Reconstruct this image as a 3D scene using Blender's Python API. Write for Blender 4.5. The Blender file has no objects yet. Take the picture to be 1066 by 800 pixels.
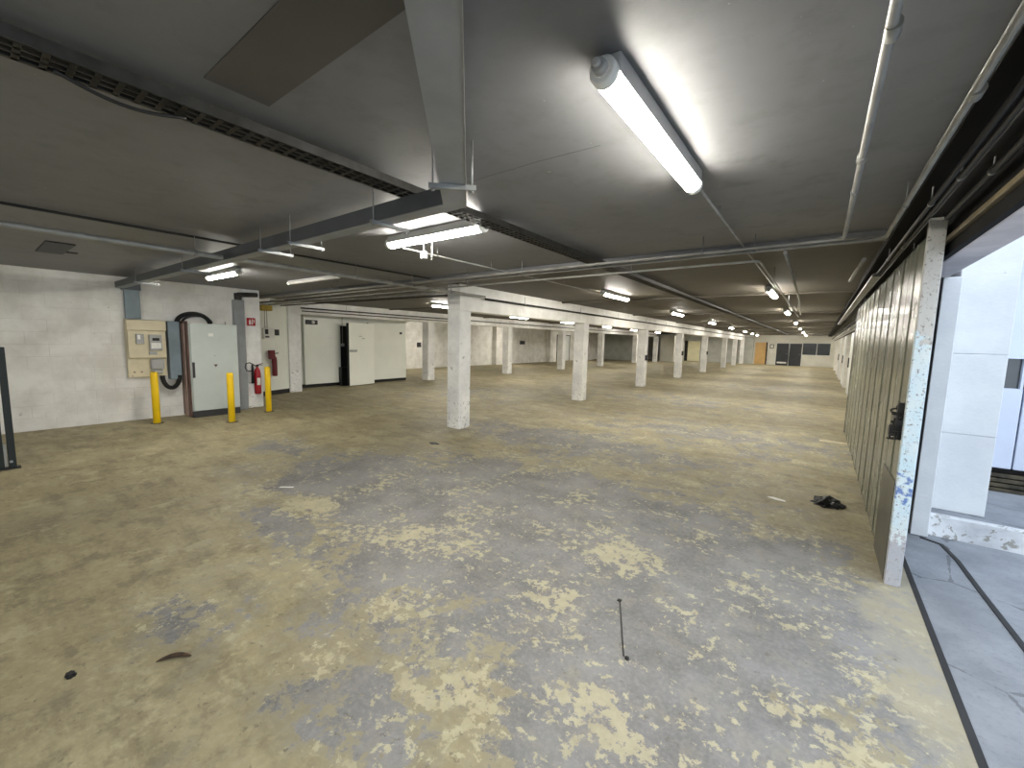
import bpy, bmesh, math, random
from mathutils import Vector, Matrix, noise as mnoise
random.seed(7)
PI = math.pi
C = bpy.context.scene.collection
# ------------------------------------------------------------------ helpers
class MB:
    """collects shapes into one bmesh with material slots"""
    def __init__(s): s.bm = bmesh.new(); s.mi = 0
    def _mark(s, faces):
        for f in faces: f.material_index = s.mi
    def box(s, x0, x1, y0, y1, z0, z1, bev=0.0, seg=2, rot=None, piv=None):
        r = bmesh.ops.create_cube(s.bm, size=1.0); vs = r['verts']
        for v in vs:
            v.co = Vector(((x0+x1)/2 + v.co.x*(x1-x0), (y0+y1)/2 + v.co.y*(y1-y0), (z0+z1)/2 + v.co.z*(z1-z0)))
        if rot is not None:
            p = Vector(piv if piv else ((x0+x1)/2, (y0+y1)/2, (z0+z1)/2))
            for v in vs: v.co = rot @ (v.co - p) + p
        s._mark({f for v in vs for f in v.link_faces})
        if bev > 0:
            es = list({e for v in vs for e in v.link_edges})
            bmesh.ops.bevel(s.bm, geom=es, offset=bev, segments=seg, affect='EDGES', profile=0.5)
        return s
    def cyl(s, p, q, r, r2=None, n=16, caps=True):
        p = Vector(p); q = Vector(q); r2 = r if r2 is None else r2
        d = (q-p).normalized(); a = d.orthogonal().normalized(); b = d.cross(a)
        A = [s.bm.verts.new(p + (a*math.cos(2*PI*i/n) + b*math.sin(2*PI*i/n))*r) for i in range(n)]
        B = [s.bm.verts.new(q + (a*math.cos(2*PI*i/n) + b*math.sin(2*PI*i/n))*r2) for i in range(n)]
        fs = []
        for i in range(n):
            f = s.bm.faces.new((A[i], A[(i+1) % n], B[(i+1) % n], B[i])); f.smooth = True; fs.append(f)
        if caps: fs.append(s.bm.faces.new(A[::-1])); fs.append(s.bm.faces.new(B))
        s._mark(fs); return s
    def tube(s, pts, r, n=10, ripple=0.0):
        pts = [Vector(p) for p in pts]; rings = []; fs = []; a = None
        for i, p in enumerate(pts):
            t = (pts[min(i+1, len(pts)-1)] - pts[max(i-1, 0)]).normalized()
            a = t.orthogonal().normalized() if a is None else (a - t*a.dot(t)).normalized()
            b = t.cross(a)
            rr = r[i] if isinstance(r, (list, tuple)) else r
            if ripple and i % 2: rr *= (1-ripple)
            rings.append([s.bm.verts.new(p + (a*math.cos(2*PI*k/n) + b*math.sin(2*PI*k/n))*rr) for k in range(n)])
        for i in range(len(rings)-1):
            for k in range(n):
                f = s.bm.faces.new((rings[i][k], rings[i][(k+1) % n], rings[i+1][(k+1) % n], rings[i+1][k]))
                f.smooth = not ripple; fs.append(f)
        fs.append(s.bm.faces.new(rings[0][::-1])); fs.append(s.bm.faces.new(rings[-1]))
        s._mark(fs); return s
    def lathe(s, prof, c=(0, 0, 0), n=24, axis='z'):
        rings = []; fs = []
        for r, z in prof:
            ring = []
            for k in range(n):
                u, w = r*math.cos(2*PI*k/n), r*math.sin(2*PI*k/n)
                co = {'z': (u, w, z), 'y': (u, z, w), 'x': (z, u, w)}[axis]
                ring.append(s.bm.verts.new(Vector(c)+Vector(co)))
            rings.append(ring)
        for i in range(len(rings)-1):
            for k in range(n):
                f = s.bm.faces.new((rings[i][k], rings[i][(k+1) % n], rings[i+1][(k+1) % n], rings[i+1][k])); f.smooth = True; fs.append(f)
        fs.append(s.bm.faces.new(rings[0][::-1])); fs.append(s.bm.faces.new(rings[-1]))
        s._mark(fs); return s
    def poly(s, pts, z0, z1):
        A = [s.bm.verts.new((x, y, z0)) for x, y in pts]; B = [s.bm.verts.new((x, y, z1)) for x, y in pts]
        fs = [s.bm.faces.new(A[::-1]), s.bm.faces.new(B)]
        n = len(pts)
        for i in range(n): fs.append(s.bm.faces.new((A[i], A[(i+1) % n], B[(i+1) % n], B[i])))
        s._mark(fs); return s
    def mat(s, i): s.mi = i; return s
    def build(s, name, mats, parent=None, loc=None):
        bmesh.ops.recalc_face_normals(s.bm, faces=s.bm.faces[:])
        me = bpy.data.meshes.new(name); s.bm.to_mesh(me); s.bm.free()
        for m in (mats if isinstance(mats, (list, tuple)) else [mats]): me.materials.append(m)
        o = bpy.data.objects.new(name, me); C.objects.link(o)
        if parent: o.parent = parent
        if loc: o.location = loc
        return o
def tag(o, label=None, cat=None, group=None, kind=None):
    if label: o['label'] = label
    if cat: o['category'] = cat
    if group: o['group'] = group
    if kind or cat: o['kind'] = kind or 'thing'
    return o
def empty(name, loc, label, cat, group=None, rz=0):
    o = bpy.data.objects.new(name, None); C.objects.link(o); o.location = loc; o.rotation_euler = (0, 0, rz)
    o.empty_display_size = 0.1
    return tag(o, label, cat, group)
def copy_tree(o, parent=None):
    c = o.copy(); C.objects.link(c)
    if parent: c.parent = parent
    for ch in list(o.children): copy_tree(ch, c)
    return c
def struct(o): o['kind'] = 'structure'; return o

def ribbon(pts, w):
    L, R = [], []
    for i, p in enumerate(pts):
        a = Vector(pts[max(i-1, 0)]); b = Vector(pts[min(i+1, len(pts)-1)]); t = (b-a).normalized(); nrm = Vector((-t.y, t.x))
        L.append(tuple(Vector(p)+nrm*w/2)); R.append(tuple(Vector(p)-nrm*w/2))
    return L + R[::-1]

# ------------------------------------------------------------------ materials
def S(r, g, b):   # sRGB 0-255 -> linear
    f = lambda c: (c/255/12.92) if c/255 <= 0.04045 else ((c/255+0.055)/1.055)**2.4
    return (f(r), f(g), f(b), 1)
class NT:
    def __init__(s, name, rough=0.6, metal=0.0, spec=0.5):
        s.m = bpy.data.materials.new(name); s.m.use_nodes = True; s.t = s.m.node_tree
        s.b = s.t.nodes['Principled BSDF']
        s.b.inputs['Roughness'].default_value = rough; s.b.inputs['Metallic'].default_value = metal
        s.b.inputs['Specular IOR Level'].default_value = spec
        s.co = s.t.nodes.new('ShaderNodeTexCoord').outputs['Object']
    def n(s, t): return s.t.nodes.new(t)
    def l(s, a, b): s.t.links.new(a, b)
    def noise(s, scale, detail=4, rough=0.55, vec=None, dist=0.0):
        n = s.n('ShaderNodeTexNoise'); n.inputs['Scale'].default_value = scale; n.inputs['Detail'].default_value = detail
        n.inputs['Roughness'].default_value = rough; n.inputs['Distortion'].default_value = dist
        s.l(vec if vec is not None else s.co, n.inputs['Vector']); return n.outputs['Fac']
    def ramp(s, fac, a, b, ca=(0, 0, 0, 1), cb=(1, 1, 1, 1)):
        r = s.n('ShaderNodeValToRGB'); s.l(fac, r.inputs['Fac'])
        e = r.color_ramp.elements; e[0].position = a; e[1].position = b; e[0].color = ca; e[1].color = cb
        return r.outputs['Color']
    def mix(s, fac, a, b, mode='MIX'):
        m = s.n('ShaderNodeMix'); m.data_type = 'RGBA'; m.blend_type = mode
        for sock, v in ((m.inputs[0], fac), (m.inputs[6], a), (m.inputs[7], b)):
            if isinstance(v, (int, float, tuple)): sock.default_value = v
            else: s.l(v, sock)
        return m.outputs[2]
    def math(s, op, a, b=0.0, c=None):
        m = s.n('ShaderNodeMath'); m.operation = op
        for i, v in enumerate((a, b) if c is None else (a, b, c)):
            if isinstance(v, (int, float)): m.inputs[i].default_value = v
            else: s.l(v, m.inputs[i])
        return m.outputs[0]
    def vm(s, op, a, b):
        m = s.n('ShaderNodeVectorMath'); m.operation = op
        for i, v in enumerate((a, b)):
            if isinstance(v, tuple): m.inputs[i].default_value = v
            else: s.l(v, m.inputs[i])
        return m.outputs[1] if op == 'LENGTH' else m.outputs[0]
    def sep(s, v=None):
        x = s.n('ShaderNodeSeparateXYZ'); s.l(v if v is not None else s.co, x.inputs[0]); return x.outputs
    def col(s, c): 
        if isinstance(c, tuple): s.b.inputs['Base Color'].default_value = c
        else: s.l(c, s.b.inputs['Base Color'])
    def bump(s, h, strength=0.3, dist=0.01):
        b = s.n('ShaderNodeBump'); b.inputs['Strength'].default_value = strength; b.inputs['Distance'].default_value = dist
        s.l(h, b.inputs['Height']); s.l(b.outputs[0], s.b.inputs['Normal'])
def simple(name, c, rough=0.5, metal=0.0, var=0.12, scale=6.0, spec=0.5):
    k = NT(name, rough, metal, spec)
    d = (c[0]*(1-var*2.2), c[1]*(1-var*2.2), c[2]*(1-var*2.4), 1)
    k.col(k.ramp(k.noise(scale, 5), 0.35, 0.62, d, c)); return k.m
def emis(name, c, strength):
    m = bpy.data.materials.new(name); m.use_nodes = True; t = m.node_tree; b = t.nodes['Principled BSDF']
    b.inputs['Base Color'].default_value = (0.9, 0.9, 0.88, 1)
    b.inputs['Emission Color'].default_value = c; b.inputs['Emission Strength'].default_value = strength
    return m
def masonry(name, base, dirt, brick=True, chips=False, bw=0.5, bh=0.2):
    k = NT(name, 0.62)
    x = k.sep(); u = k.math('ADD', x[0], x[1]); cv = k.n('ShaderNodeCombineXYZ'); k.l(u, cv.inputs[0]); k.l(x[2], cv.inputs[1])
    c = k.ramp(k.noise(2.2, 6, 0.6), 0.36, 0.62, dirt, base)
    h = k.noise(40, 3)
    if brick:
        b = k.n('ShaderNodeTexBrick'); k.l(cv.outputs[0], b.inputs['Vector'])
        b.inputs['Scale'].default_value = 1.0; b.inputs['Brick Width'].default_value = bw; b.inputs['Row Height'].default_value = bh
        b.inputs['Mortar Size'].default_value = 0.006; b.inputs['Mortar Smooth'].default_value = 0.6
        msk = k.math('MULTIPLY', b.outputs['Fac'], k.ramp(k.noise(1.3, 3), 0.42, 0.62))
        c = k.mix(k.math('MULTIPLY', msk, 0.5), c, (dirt[0]*0.72, dirt[1]*0.7, dirt[2]*0.66, 1))
        h = k.math('SUBTRACT', h, k.math('MULTIPLY', b.outputs['Fac'], 1.6))
    if chips:   # scuffs and lost paint on the lower part of the pillar
        ch = k.math('GREATER_THAN', k.noise(14, 8, 0.72, None, 0.6), k.math('MULTIPLY_ADD', x[2], 0.05, 0.575))
        c = k.mix(k.math('MULTIPLY', ch, 0.75), c, S(128, 124, 112))
    sp = k.math('GREATER_THAN', k.noise(9, 6, 0.7), 0.69)
    c = k.mix(k.math('MULTIPLY', sp, 0.45), c, S(120, 112, 98))
    k.col(c); k.bump(h, 0.35, 0.006); return k.m

M = {}
M['wall'] = masonry('white_painted_blockwork', S(238, 236, 230), S(216, 213, 205))
M['pillar'] = masonry('white_painted_concrete', S(244, 243, 240), S(220, 220, 218), brick=False, chips=True)
M['beam'] = masonry('white_painted_beam', S(242, 241, 237), S(222, 220, 215), brick=False)
M['column'] = masonry('outdoor_white_render', S(216, 219, 220), S(202, 205, 208), brick=False)
M['kerb'] = masonry('scuffed_white_kerb', S(226, 228, 230), S(170, 172, 176), brick=False, chips=True)
M['lintel'] = masonry('rough_lilac_grey_concrete', S(232, 227, 231), S(204, 199, 203), brick=False)
M['farwall'] = simple('plain_white_wall', S(226, 224, 214), 0.6, 0, 0.05, 1.5)
M['greywall'] = simple('pale_grey_cladding', S(186, 188, 182), 0.6, 0, 0.08, 2)
M['cold'] = simple('insulated_white_panel', S(236, 238, 228), 0.35, 0, 0.03, 1.2)
M['frame_white'] = simple('white_frame_paint', S(226, 228, 224), 0.4, 0, 0.06, 3)
M['black'] = simple('black_rubber', S(20, 20, 20), 0.55, 0, 0.2, 8)
M['darksteel'] = simple('dark_painted_steel', S(34, 33, 33), 0.6, 0.0, 0.25, 5)
M['blackpaint'] = simple('matt_black', S(16, 15, 15), 0.8, 0.0, 0.25, 3, 0.2)  # near-black with little gloss: fascia, gate backing, shed rail
M['galv'] = simple('galvanised_grey', S(150, 152, 152), 0.42, 0.55, 0.12, 9)
M['pipe'] = simple('grey_conduit', S(158, 158, 154), 0.45, 0.25, 0.12, 7)
M['pipedark'] = simple('dusty_dark_conduit', S(66, 64, 62), 0.55, 0.2, 0.2, 7)
M['duct'] = simple('grey_trunking', S(150, 154, 158), 0.42, 0.25, 0.08, 4)
M['ductdark'] = simple('slate_and_shaded_trunking', S(84, 88, 92), 0.5, 0.2, 0.1, 4)  # slate collar and ceiling crack; also the shaded side of the cross run
M['bluegrey'] = simple('blue_grey_trunking', S(128, 142, 150), 0.5, 0.1, 0.1, 4)
M['yellow'] = simple('yellow_bollard_paint', S(246, 204, 8), 0.4, 0, 0.06, 6)
M['red'] = simple('fire_red', S(172, 16, 30), 0.3, 0, 0.08, 6)
M['darkred'] = simple('dark_red', S(112, 18, 28), 0.4, 0, 0.1, 6)
M['white_plastic'] = simple('white_plastic', S(232, 232, 228), 0.35, 0, 0.04, 5)
M['grey_plastic'] = simple('grey_plastic', S(172, 172, 170), 0.4, 0, 0.06, 5)
M['cream'] = simple('cream_meter_plastic', S(222, 210, 178), 0.45, 0, 0.06, 3)
M['cabinet'] = simple('pale_grey_green_enamel', S(196, 204, 200), 0.35, 0, 0.04, 2)
M['plinth'] = simple('dark_grey_plinth', S(52, 52, 54), 0.5, 0, 0.1, 4)
M['brown'] = simple('brown_side_board', S(104, 76, 66), 0.55, 0, 0.16, 5)
M['pinkstrip'] = simple('pinkish_strip', S(176, 150, 138), 0.5, 0, 0.1, 5)
M['tan'] = simple('tan_door', S(206, 168, 108), 0.5, 0, 0.06, 3)
M['creamdoor'] = simple('cream_panel', S(238, 232, 196), 0.5, 0, 0.04, 2)
M['charcoal'] = simple('charcoal_door', S(46, 50, 56), 0.45, 0, 0.1, 4)
M['glass'] = simple('dark_window_glass', S(60, 66, 72), 0.12, 0, 0.15, 1.2, 0.7)
M['green'] = simple('dark_green_gate_paint', S(12, 28, 23), 0.5, 0.0, 0.2, 5)
M['paper'] = simple('white_paper', S(236, 236, 230), 0.7, 0, 0.05, 30)
M['card'] = simple('pale_cardboard', S(206, 196, 168), 0.7, 0, 0.1, 12)
M['leaf'] = simple('dry_brown_leaf', S(74, 52, 32), 0.7, 0, 0.3, 30)
M['yellowbox'] = simple('mustard_box', S(190, 162, 60), 0.5, 0, 0.12, 8)
M['siding'] = simple('blue_white_siding', S(198, 206, 224), 0.45, 0, 0.05, 1.5)
M['timber'] = simple('dark_timber', S(74, 66, 48), 0.6, 0, 0.35, 9)  # dark brown boards, tone varying at random
M['tray'] = simple('dark_cable_tray', S(58, 57, 54), 0.5, 0.4, 0.25, 10)
M['ochre'] = simple('ochre_steel', S(112, 100, 76), 0.55, 0.1, 0.25, 4)
M['lamp'] = emis('lamp_diffuser', (1.0, 0.955, 0.86, 1), 56.0)
M['lampboost'] = emis('boosted_warm_diffuser', (1.0, 0.95, 0.85, 1), 74.0)  # stronger, slightly warmer copy that lifts the light in the far hall
M['lampoff'] = simple('unlit_diffuser', S(226, 226, 220), 0.35, 0, 0.04, 4)

# ceiling: dark smooth paint, faint stains and pale flecks
k = NT('dark_ceiling_paint', 0.5)
c = k.ramp(k.noise(0.55, 5, 0.6), 0.35, 0.66, S(102, 103, 105), S(122, 122, 124))
c = k.mix(k.ramp(k.noise(5, 7, 0.65), 0.5, 0.8), c, S(96, 96, 96))
fl = k.math('GREATER_THAN', k.noise(20, 4, 0.6), 0.73)
c = k.mix(k.math('MULTIPLY', fl, 0.6), c, S(176, 172, 160))
k.col(c); k.bump(k.noise(3.5, 5), 0.12, 0.02); M['ceiling'] = k.m
k = NT('dark_brown_ceiling_paint', 0.6)
c = k.ramp(k.noise(0.7, 5, 0.6), 0.35, 0.66, S(70, 65, 56), S(86, 80, 70)); k.col(c); k.bump(k.noise(3.5, 5), 0.12, 0.02); M['ceilfar'] = k.m
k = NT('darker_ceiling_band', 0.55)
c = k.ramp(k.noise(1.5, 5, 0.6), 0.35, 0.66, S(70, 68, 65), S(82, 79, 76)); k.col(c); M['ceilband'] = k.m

# floor: olive tan screed with worn grey paint that flakes to cream
k = NT('worn_painted_screed', 0.52, 0, 0.4)
P0 = k.co
wob = k.n('ShaderNodeTexNoise'); wob.inputs['Scale'].default_value = 1.7; wob.inputs['Detail'].default_value = 7; wob.inputs['Roughness'].default_value = 0.68
k.l(P0, wob.inputs['Vector'])
off = k.vm('MULTIPLY', k.vm('SUBTRACT', wob.outputs['Color'], (0.5, 0.5, 0.5)), (1.1, 1.1, 0))
P = k.vm('ADD', P0, off)
tan = k.ramp(k.noise(1.1, 9, 0.64), 0.32, 0.68, S(136, 126, 96), S(172, 162, 130))
st = k.n('ShaderNodeMapping'); st.inputs['Scale'].default_value = (0.8, 3.4, 1); st.inputs['Rotation'].default_value = (0, 0, 0.5); k.l(P0, st.inputs['Vector'])
streak = k.ramp(k.noise(1.2, 7, 0.66, st.outputs[0]), 0.48, 0.70)
tan = k.mix(k.math('MULTIPLY', streak, 0.75), tan, S(106, 98, 78))
tan = k.mix(k.math('MULTIPLY', k.ramp(k.noise(22, 6, 0.7), 0.45, 0.7), 0.38), tan, S(198, 186, 150))
tan = k.mix(k.math('MULTIPLY', k.ramp(k.noise(3.6, 10, 0.75), 0.52, 0.60), 0.55), tan, S(110, 103, 84))
tan = k.mix(k.math('MULTIPLY', k.ramp(k.noise(2.6, 10, 0.74, k.vm('ADD', P0, (9.3, 4.1, 0))), 0.56, 0.61), 0.5), tan, S(188, 179, 146))
tan = k.mix(k.math('MULTIPLY', k.ramp(k.noise(0.45, 4, 0.55), 0.55, 0.7), 0.35), tan, S(120, 114, 98))
ells = [(-2.0, 3.0, 2.3, 1.55, 1.0), (-0.55, 2.9, 1.0, 1.55, 1.0), (-4.2, 2.7, 1.25, 0.9, 0.86), (-2.85, 0.66, 0.34, 0.17, 0.66),
        (-0.55, 1.7, 0.75, 0.6, 0.95), (-3.7, 1.55, 0.65, 0.26, 0.7), (-1.45, 0.95, 0.42, 0.26, 0.66), (-6.2, 2.8, 0.7, 0.35, 0.62), (-3.2, 5.9, 2.6, 1.0, 0.6), (-1.5, 8.2, 3.0, 1.6, 0.48), (-3.2, 12.5, 4.0, 2.2, 0.38), (-1.5, 18.5, 3.0, 3.0, 0.36), (-8.5, 9.0, 2.5, 2.5, 0.36)]
msk = None
for (ex, ey, rx, ry, w) in ells:
    d = k.vm('MULTIPLY', k.vm('SUBTRACT', P, (ex, ey, 0)), (1/rx, 1/ry, 0))
    ln = k.n('ShaderNodeVectorMath'); ln.operation = 'LENGTH'; k.l(d, ln.inputs[0])
    v = k.math('MULTIPLY', k.math('SUBTRACT', 1.6, ln.outputs['Value']), w)
    msk = v if msk is None else k.math('MAXIMUM', msk, v)
msk = k.math('MINIMUM', msk, 1.25)
# paint remains where broad mask + multi-scale noise is high; inside it flakes have come away down to cream screed
n1 = k.noise(1.9, 10, 0.70, None, 0.3); n2 = k.noise(11.0, 9, 0.74, None, 0.3); n3 = k.noise(38, 6, 0.7)
sm = k.math('ADD', msk, k.math('MULTIPLY', k.math('SUBTRACT', n1, 0.5), 2.4))
sm = k.math('ADD', sm, k.math('MULTIPLY', k.math('SUBTRACT', n2, 0.5), 1.7))
stain = k.ramp(sm, 0.05, 0.5); paint = k.ramp(sm, 0.52, 0.62)
c = k.mix(k.math('MULTIPLY', stain, 0.6), tan, S(142, 137, 120))
grey = k.ramp(k.noise(2.0, 8, 0.65), 0.35, 0.66, S(104, 103, 102), S(136, 135, 135))
grey = k.mix(k.math('MULTIPLY', k.ramp(n3, 0.45, 0.7), 0.35), grey, S(164, 162, 156))
grey = k.mix(k.math('MULTIPLY', k.ramp(k.noise(5, 8, 0.7), 0.5, 0.66), 0.45), grey, S(146, 141, 128))
c = k.mix(paint, c, grey)
fl = k.math('ADD', k.noise(15.0, 11, 0.72, None, 0.25), k.math('MULTIPLY', k.math('SUBTRACT', k.noise(2.2, 6, 0.68), 0.5), 0.62))
cream = None
for (ex, ey, rx, ry) in [(-1.2, 2.15, .34, .22), (-1.25, 1.28, .42, .2), (-3.9, 1.9, .9, .25), (0.25, 1.9, .3, .3), (-0.45, 1.6, .4, .12), (-2.5, 2.3, .5, .35), (-1.2, 3.0, 0.4, 0.25)]:
    d = k.vm('MULTIPLY', k.vm('SUBTRACT', P, (ex, ey, 0)), (1/rx, 1/ry, 0))
    ln = k.n('ShaderNodeVectorMath'); ln.operation = 'LENGTH'; k.l(d, ln.inputs[0])
    v = k.math('MAXIMUM', k.math('SUBTRACT', 1.25, ln.outputs['Value']), 0.0)
    cream = v if cream is None else k.math('MAXIMUM', cream, v)
fl = k.math('ADD', fl, k.math('MULTIPLY', cream, 0.11))
flake = k.math('MULTIPLY', k.ramp(fl, 0.580, 0.592), k.ramp(msk, 0.1, 0.35))
pit = k.math('MULTIPLY', k.ramp(k.noise(17, 9, 0.72, k.vm('ADD', P0, (3.7, 8.2, 0))), 0.60, 0.63), 0.55)
c = k.mix(pit, c, S(98, 92, 78))
c = k.mix(k.math('MULTIPLY', flake, 0.8), c, k.ramp(k.noise(7, 6, 0.7), 0.35, 0.65, S(168, 159, 130), S(190, 182, 152)))
# pale strip beside the sliding gate
sx = k.sep(P)
strip = k.math('MULTIPLY', k.ramp(k.math('ADD', sx[0], 0.0), 0.34, 0.44), k.math('LESS_THAN', sx[1], 4.1))
c = k.mix(k.math('MULTIPLY', strip, 0.5), c, S(158, 153, 138))
c = k.mix(k.math('MULTIPLY', k.math('GREATER_THAN', k.noise(11, 5, 0.6), 0.70), 0.5), c, S(70, 66, 58))
k.col(c)
k.b.inputs['Roughness'].default_value = 0.62
k.bump(k.math('ADD', k.math('MULTIPLY', paint, 0.5), k.math('MULTIPLY', n3, 0.6)), 0.25, 0.004)
M['floor'] = k.m
# outdoor asphalt
k = NT('grey_asphalt', 0.7)
c = k.ramp(k.noise(2, 8, 0.65), 0.35, 0.66, S(118, 122, 128), S(146, 150, 156))
c = k.mix(k.math('MULTIPLY', k.ramp(k.noise(40, 4, 0.6), 0.55, 0.7), 0.4), c, S(98, 100, 106))
v = k.n('ShaderNodeTexVoronoi'); v.feature = 'DISTANCE_TO_EDGE'; v.inputs['Scale'].default_value = 0.9
k.l(k.co, v.inputs['Vector'])
crack = k.math('LESS_THAN', k.math('ADD', v.outputs['Distance'], k.math('MULTIPLY', k.math('SUBTRACT', k.noise(9, 6), 0.5), 0.06)), 0.006)
c = k.mix(k.math('MULTIPLY', crack, 0.6), c, S(78, 80, 84))
k.col(c); k.bump(k.noise(60, 3), 0.4, 0.004); M['asphalt'] = k.m
# sliding gate sheet metal: grey green gloss paint, slightly rubbed
k = NT('grey_green_gate_paint', 0.26)
c = k.ramp(k.noise(1.6, 5, 0.6), 0.35, 0.66, S(108, 111, 97), S(128, 130, 115))
c = k.mix(k.math('MULTIPLY', k.math('GREATER_THAN', k.noise(24, 6, 0.7), 0.72), 0.3), c, S(170, 168, 152))
k.col(c); k.l(k.ramp(k.noise(3, 4), 0.3, 0.7, (0.17, 0.17, 0.17, 1), (0.30, 0.30, 0.30, 1)), k.b.inputs['Roughness'])
k.bump(k.noise(0.9, 1), 0.03, 0.03); M['gate'] = k.m
k = NT('darker_kick_plate', 0.35); k.col(k.ramp(k.noise(4, 5), 0.35, 0.66, S(78, 78, 70), S(92, 92, 82))); M['kick'] = k.m
# chipped pale blue-white stile
k = NT('chipped_pale_paint', 0.5)
c = k.ramp(k.noise(4, 5), 0.4, 0.6, S(206, 216, 218), S(190, 212, 222))
x = k.sep(); zn = k.math('ADD', x[2], k.math('MULTIPLY', k.math('SUBTRACT', k.noise(7, 7, 0.7), 0.5), 1.1)); hi = k.math('GREATER_THAN', zn, 1.7)
c = k.mix(hi, c, S(190, 190, 186))
ch = k.math('GREATER_THAN', k.noise(44, 8, 0.8, None, 0.2), 0.575)
c = k.mix(k.math('MULTIPLY', ch, 0.85), c, S(96, 82, 76))
c = k.mix(k.math('MULTIPLY', k.math('LESS_THAN', zn, 0.36), 0.6), c, S(152, 140, 146))
bl = k.math('MULTIPLY', k.math('MULTIPLY', k.ramp(k.noise(16, 5, 0.6), 0.50, 0.56), 0.85), k.math('COMPARE', x[2], 0.70, 0.11))
c = k.mix(bl, c, S(62, 98, 168))
k.col(c); k.bump(ch, 0.3, 0.002); M['stile'] = k.m

CEIL = 2.61
# ------------------------------------------------------------------ shell
struct(MB().box(-18.2, 0.66, -7, 5.6, -0.2, 0).box(-18.2, 1.25, 5.6, 44, -0.2, 0).build('floor', M['floor']))
struct(MB().box(0.66, 7, -7, 5.18, -0.2, -0.005).build('floor_yard', M['asphalt']))
struct(MB().box(-18.2, 0.82, -7, 4.7, CEIL, CEIL+0.3).mat(1).box(-18.2, 0.82, 4.7, 5.6, CEIL, CEIL+0.3).box(-18.2, 1.3, 5.6, 44, CEIL, CEIL+0.3).build('ceiling', [M['ceiling'], M['ceilfar']]))
struct(MB().box(-10.4, -10.1, -7, 3.705, 0, CEIL).build('wall_left', M['wall']))
struct(MB().box(-18.2, -17.3, 3.9, 43.2, 0, CEIL).build('wall_far_left', M['wall']))
struct(MB().box(-18.2, -10.3, 4.055, 4.1, 0, CEIL).build('wall_return', M['wall']))
struct(MB().box(-18.2, 0.82, -7.2, -7, 0, CEIL).build('wall_behind', M['wall']))
# recess wall beside the extinguisher pillar (turned slightly) with black skirting
struct(MB().poly([(-11.62, 4.1), (-12.1, 5.55), (-12.4, 5.55), (-12.4, 4.1)], 0.0, CEIL).build('wall_recess', M['cold']))
struct(MB().poly([(-11.60, 4.1), (-12.08, 5.54), (-12.11, 5.54), (-11.63, 4.1)], 0.0, 0.12).build('baseboard_recess', M['black']))
# right wall beyond the gate with piers
mb = MB(); mb.box(1.0, 1.25, 5.75, 43.2, 0, CEIL)
for y in (11.6, 16.6, 21.8, 27.0, 32.5, 38): mb.box(0.84, 1.0, y, y+0.45, 0, CEIL)
struct(mb.build('wall_right', M['wall']))
# gate opening jamb, lintel, steel fascia
struct(MB().box(0.776, 0.89, 5.0, 5.3, 0, 2.26, 0.006).build('trim_1', M['column']))
struct(MB().box(0.63, 0.81, -7, 10.5, 2.26, CEIL, 0.01).build('trim_2', M['lintel']))
struct(MB().box(0.82, 7, 5.18, 6.5, -0.2, 0.183).build('floor_platform', M['asphalt']))
struct(MB().box(0.90, 7, 5.10, 5.18, -0.1, 0.186, 0.008).build('trim_3', M['kerb']))
# ceiling ribs across the hall
for i, (y, w, zb) in enumerate([(4.55, 0.24, 2.565), (8.95, 0.08, 2.58), (13.9, 0.08, 2.58), (19.4, 0.08, 2.58), (25.5, 0.08, 2.58), (31.5, 0.08, 2.58), (36.9, 0.08, 2.58), (40.9, 0.08, 2.58)]):
    struct(MB().box(-17.3, 0.40, y, y+w, zb, CEIL+0.01).build('trim_%d' % (10+i), M['ceiling'] if i == 0 else M['ceilfar']))
# darker band across the ceiling near the camera
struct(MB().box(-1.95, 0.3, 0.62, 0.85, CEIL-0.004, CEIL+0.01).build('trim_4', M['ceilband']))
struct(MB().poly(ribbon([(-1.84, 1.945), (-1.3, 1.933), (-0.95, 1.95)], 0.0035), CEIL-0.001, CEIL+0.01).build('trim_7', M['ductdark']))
# joint and groove in the yard paving
struct(MB().poly([(0.64, -1), (0.672, -1), (0.672, 4.9), (0.64, 4.9)], -0.02, 0.002).build('trim_5', M['darksteel']))
struct(MB().poly(ribbon([(0.84, 4.97), (0.96, 4.90), (1.0, 4.6), (1.02, 4.1), (1.05, 3.5), (1.08, 2.4), (1.1, 0)], 0.03), -0.02, 0.0015).build('trim_6', M['darksteel']))

# ------------------------------------------------------------------ far end
struct(MB().box(-18.2, 1.25, 43.0, 43.3, 0, CEIL).build('wall_far', M['farwall']))
struct(MB().box(-10.6, -4.9, 42.7, 43.0, 0, 2.45).build('wall_grey_cladding', M['greywall']))
struct(MB().poly([(-17.3, 37.6), (-13.9, 37.6), (-13.9, 37.8), (-17.3, 37.8)], 0, CEIL).build('wall_partition', M['greywall']))
struct(MB().box(-12.0, -10.75, 39.0, 43.0, 0, 2.35).build('wall_store', M['farwall']))
t = empty('panel_door', (-9.9, 42.68, 0), 'cream panel door beside a black gap at the far left end', 'door')
MB().box(-0.55, 0.55, -0.05, 0.0, 0.02, 1.95, 0.005).build('leaf', M['creamdoor'], t)
MB().box(-0.85, -0.56, -0.03, 0.0, 0.02, 1.98).build('gap_panel', M['black'], t)
MB().cyl((0.45, -0.05, 1.0), (0.45, -0.09, 1.0), 0.02).box(0.36, 0.47, -0.1, -0.08, 0.99, 1.01).build('handle', M['galv'], t)
t = empty('wooden_door', (-4.3, 42.95, 0), 'tan wooden door standing ajar in the far end wall', 'door')
MB().box(-0.45, 0.38, -0.06, 0, 0.02, 1.95, 0.005).build('leaf', M['tan'], t)
MB().box(0.38, 0.47, -0.08, 0, 0, 1.98).build('frame', M['black'], t)
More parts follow.
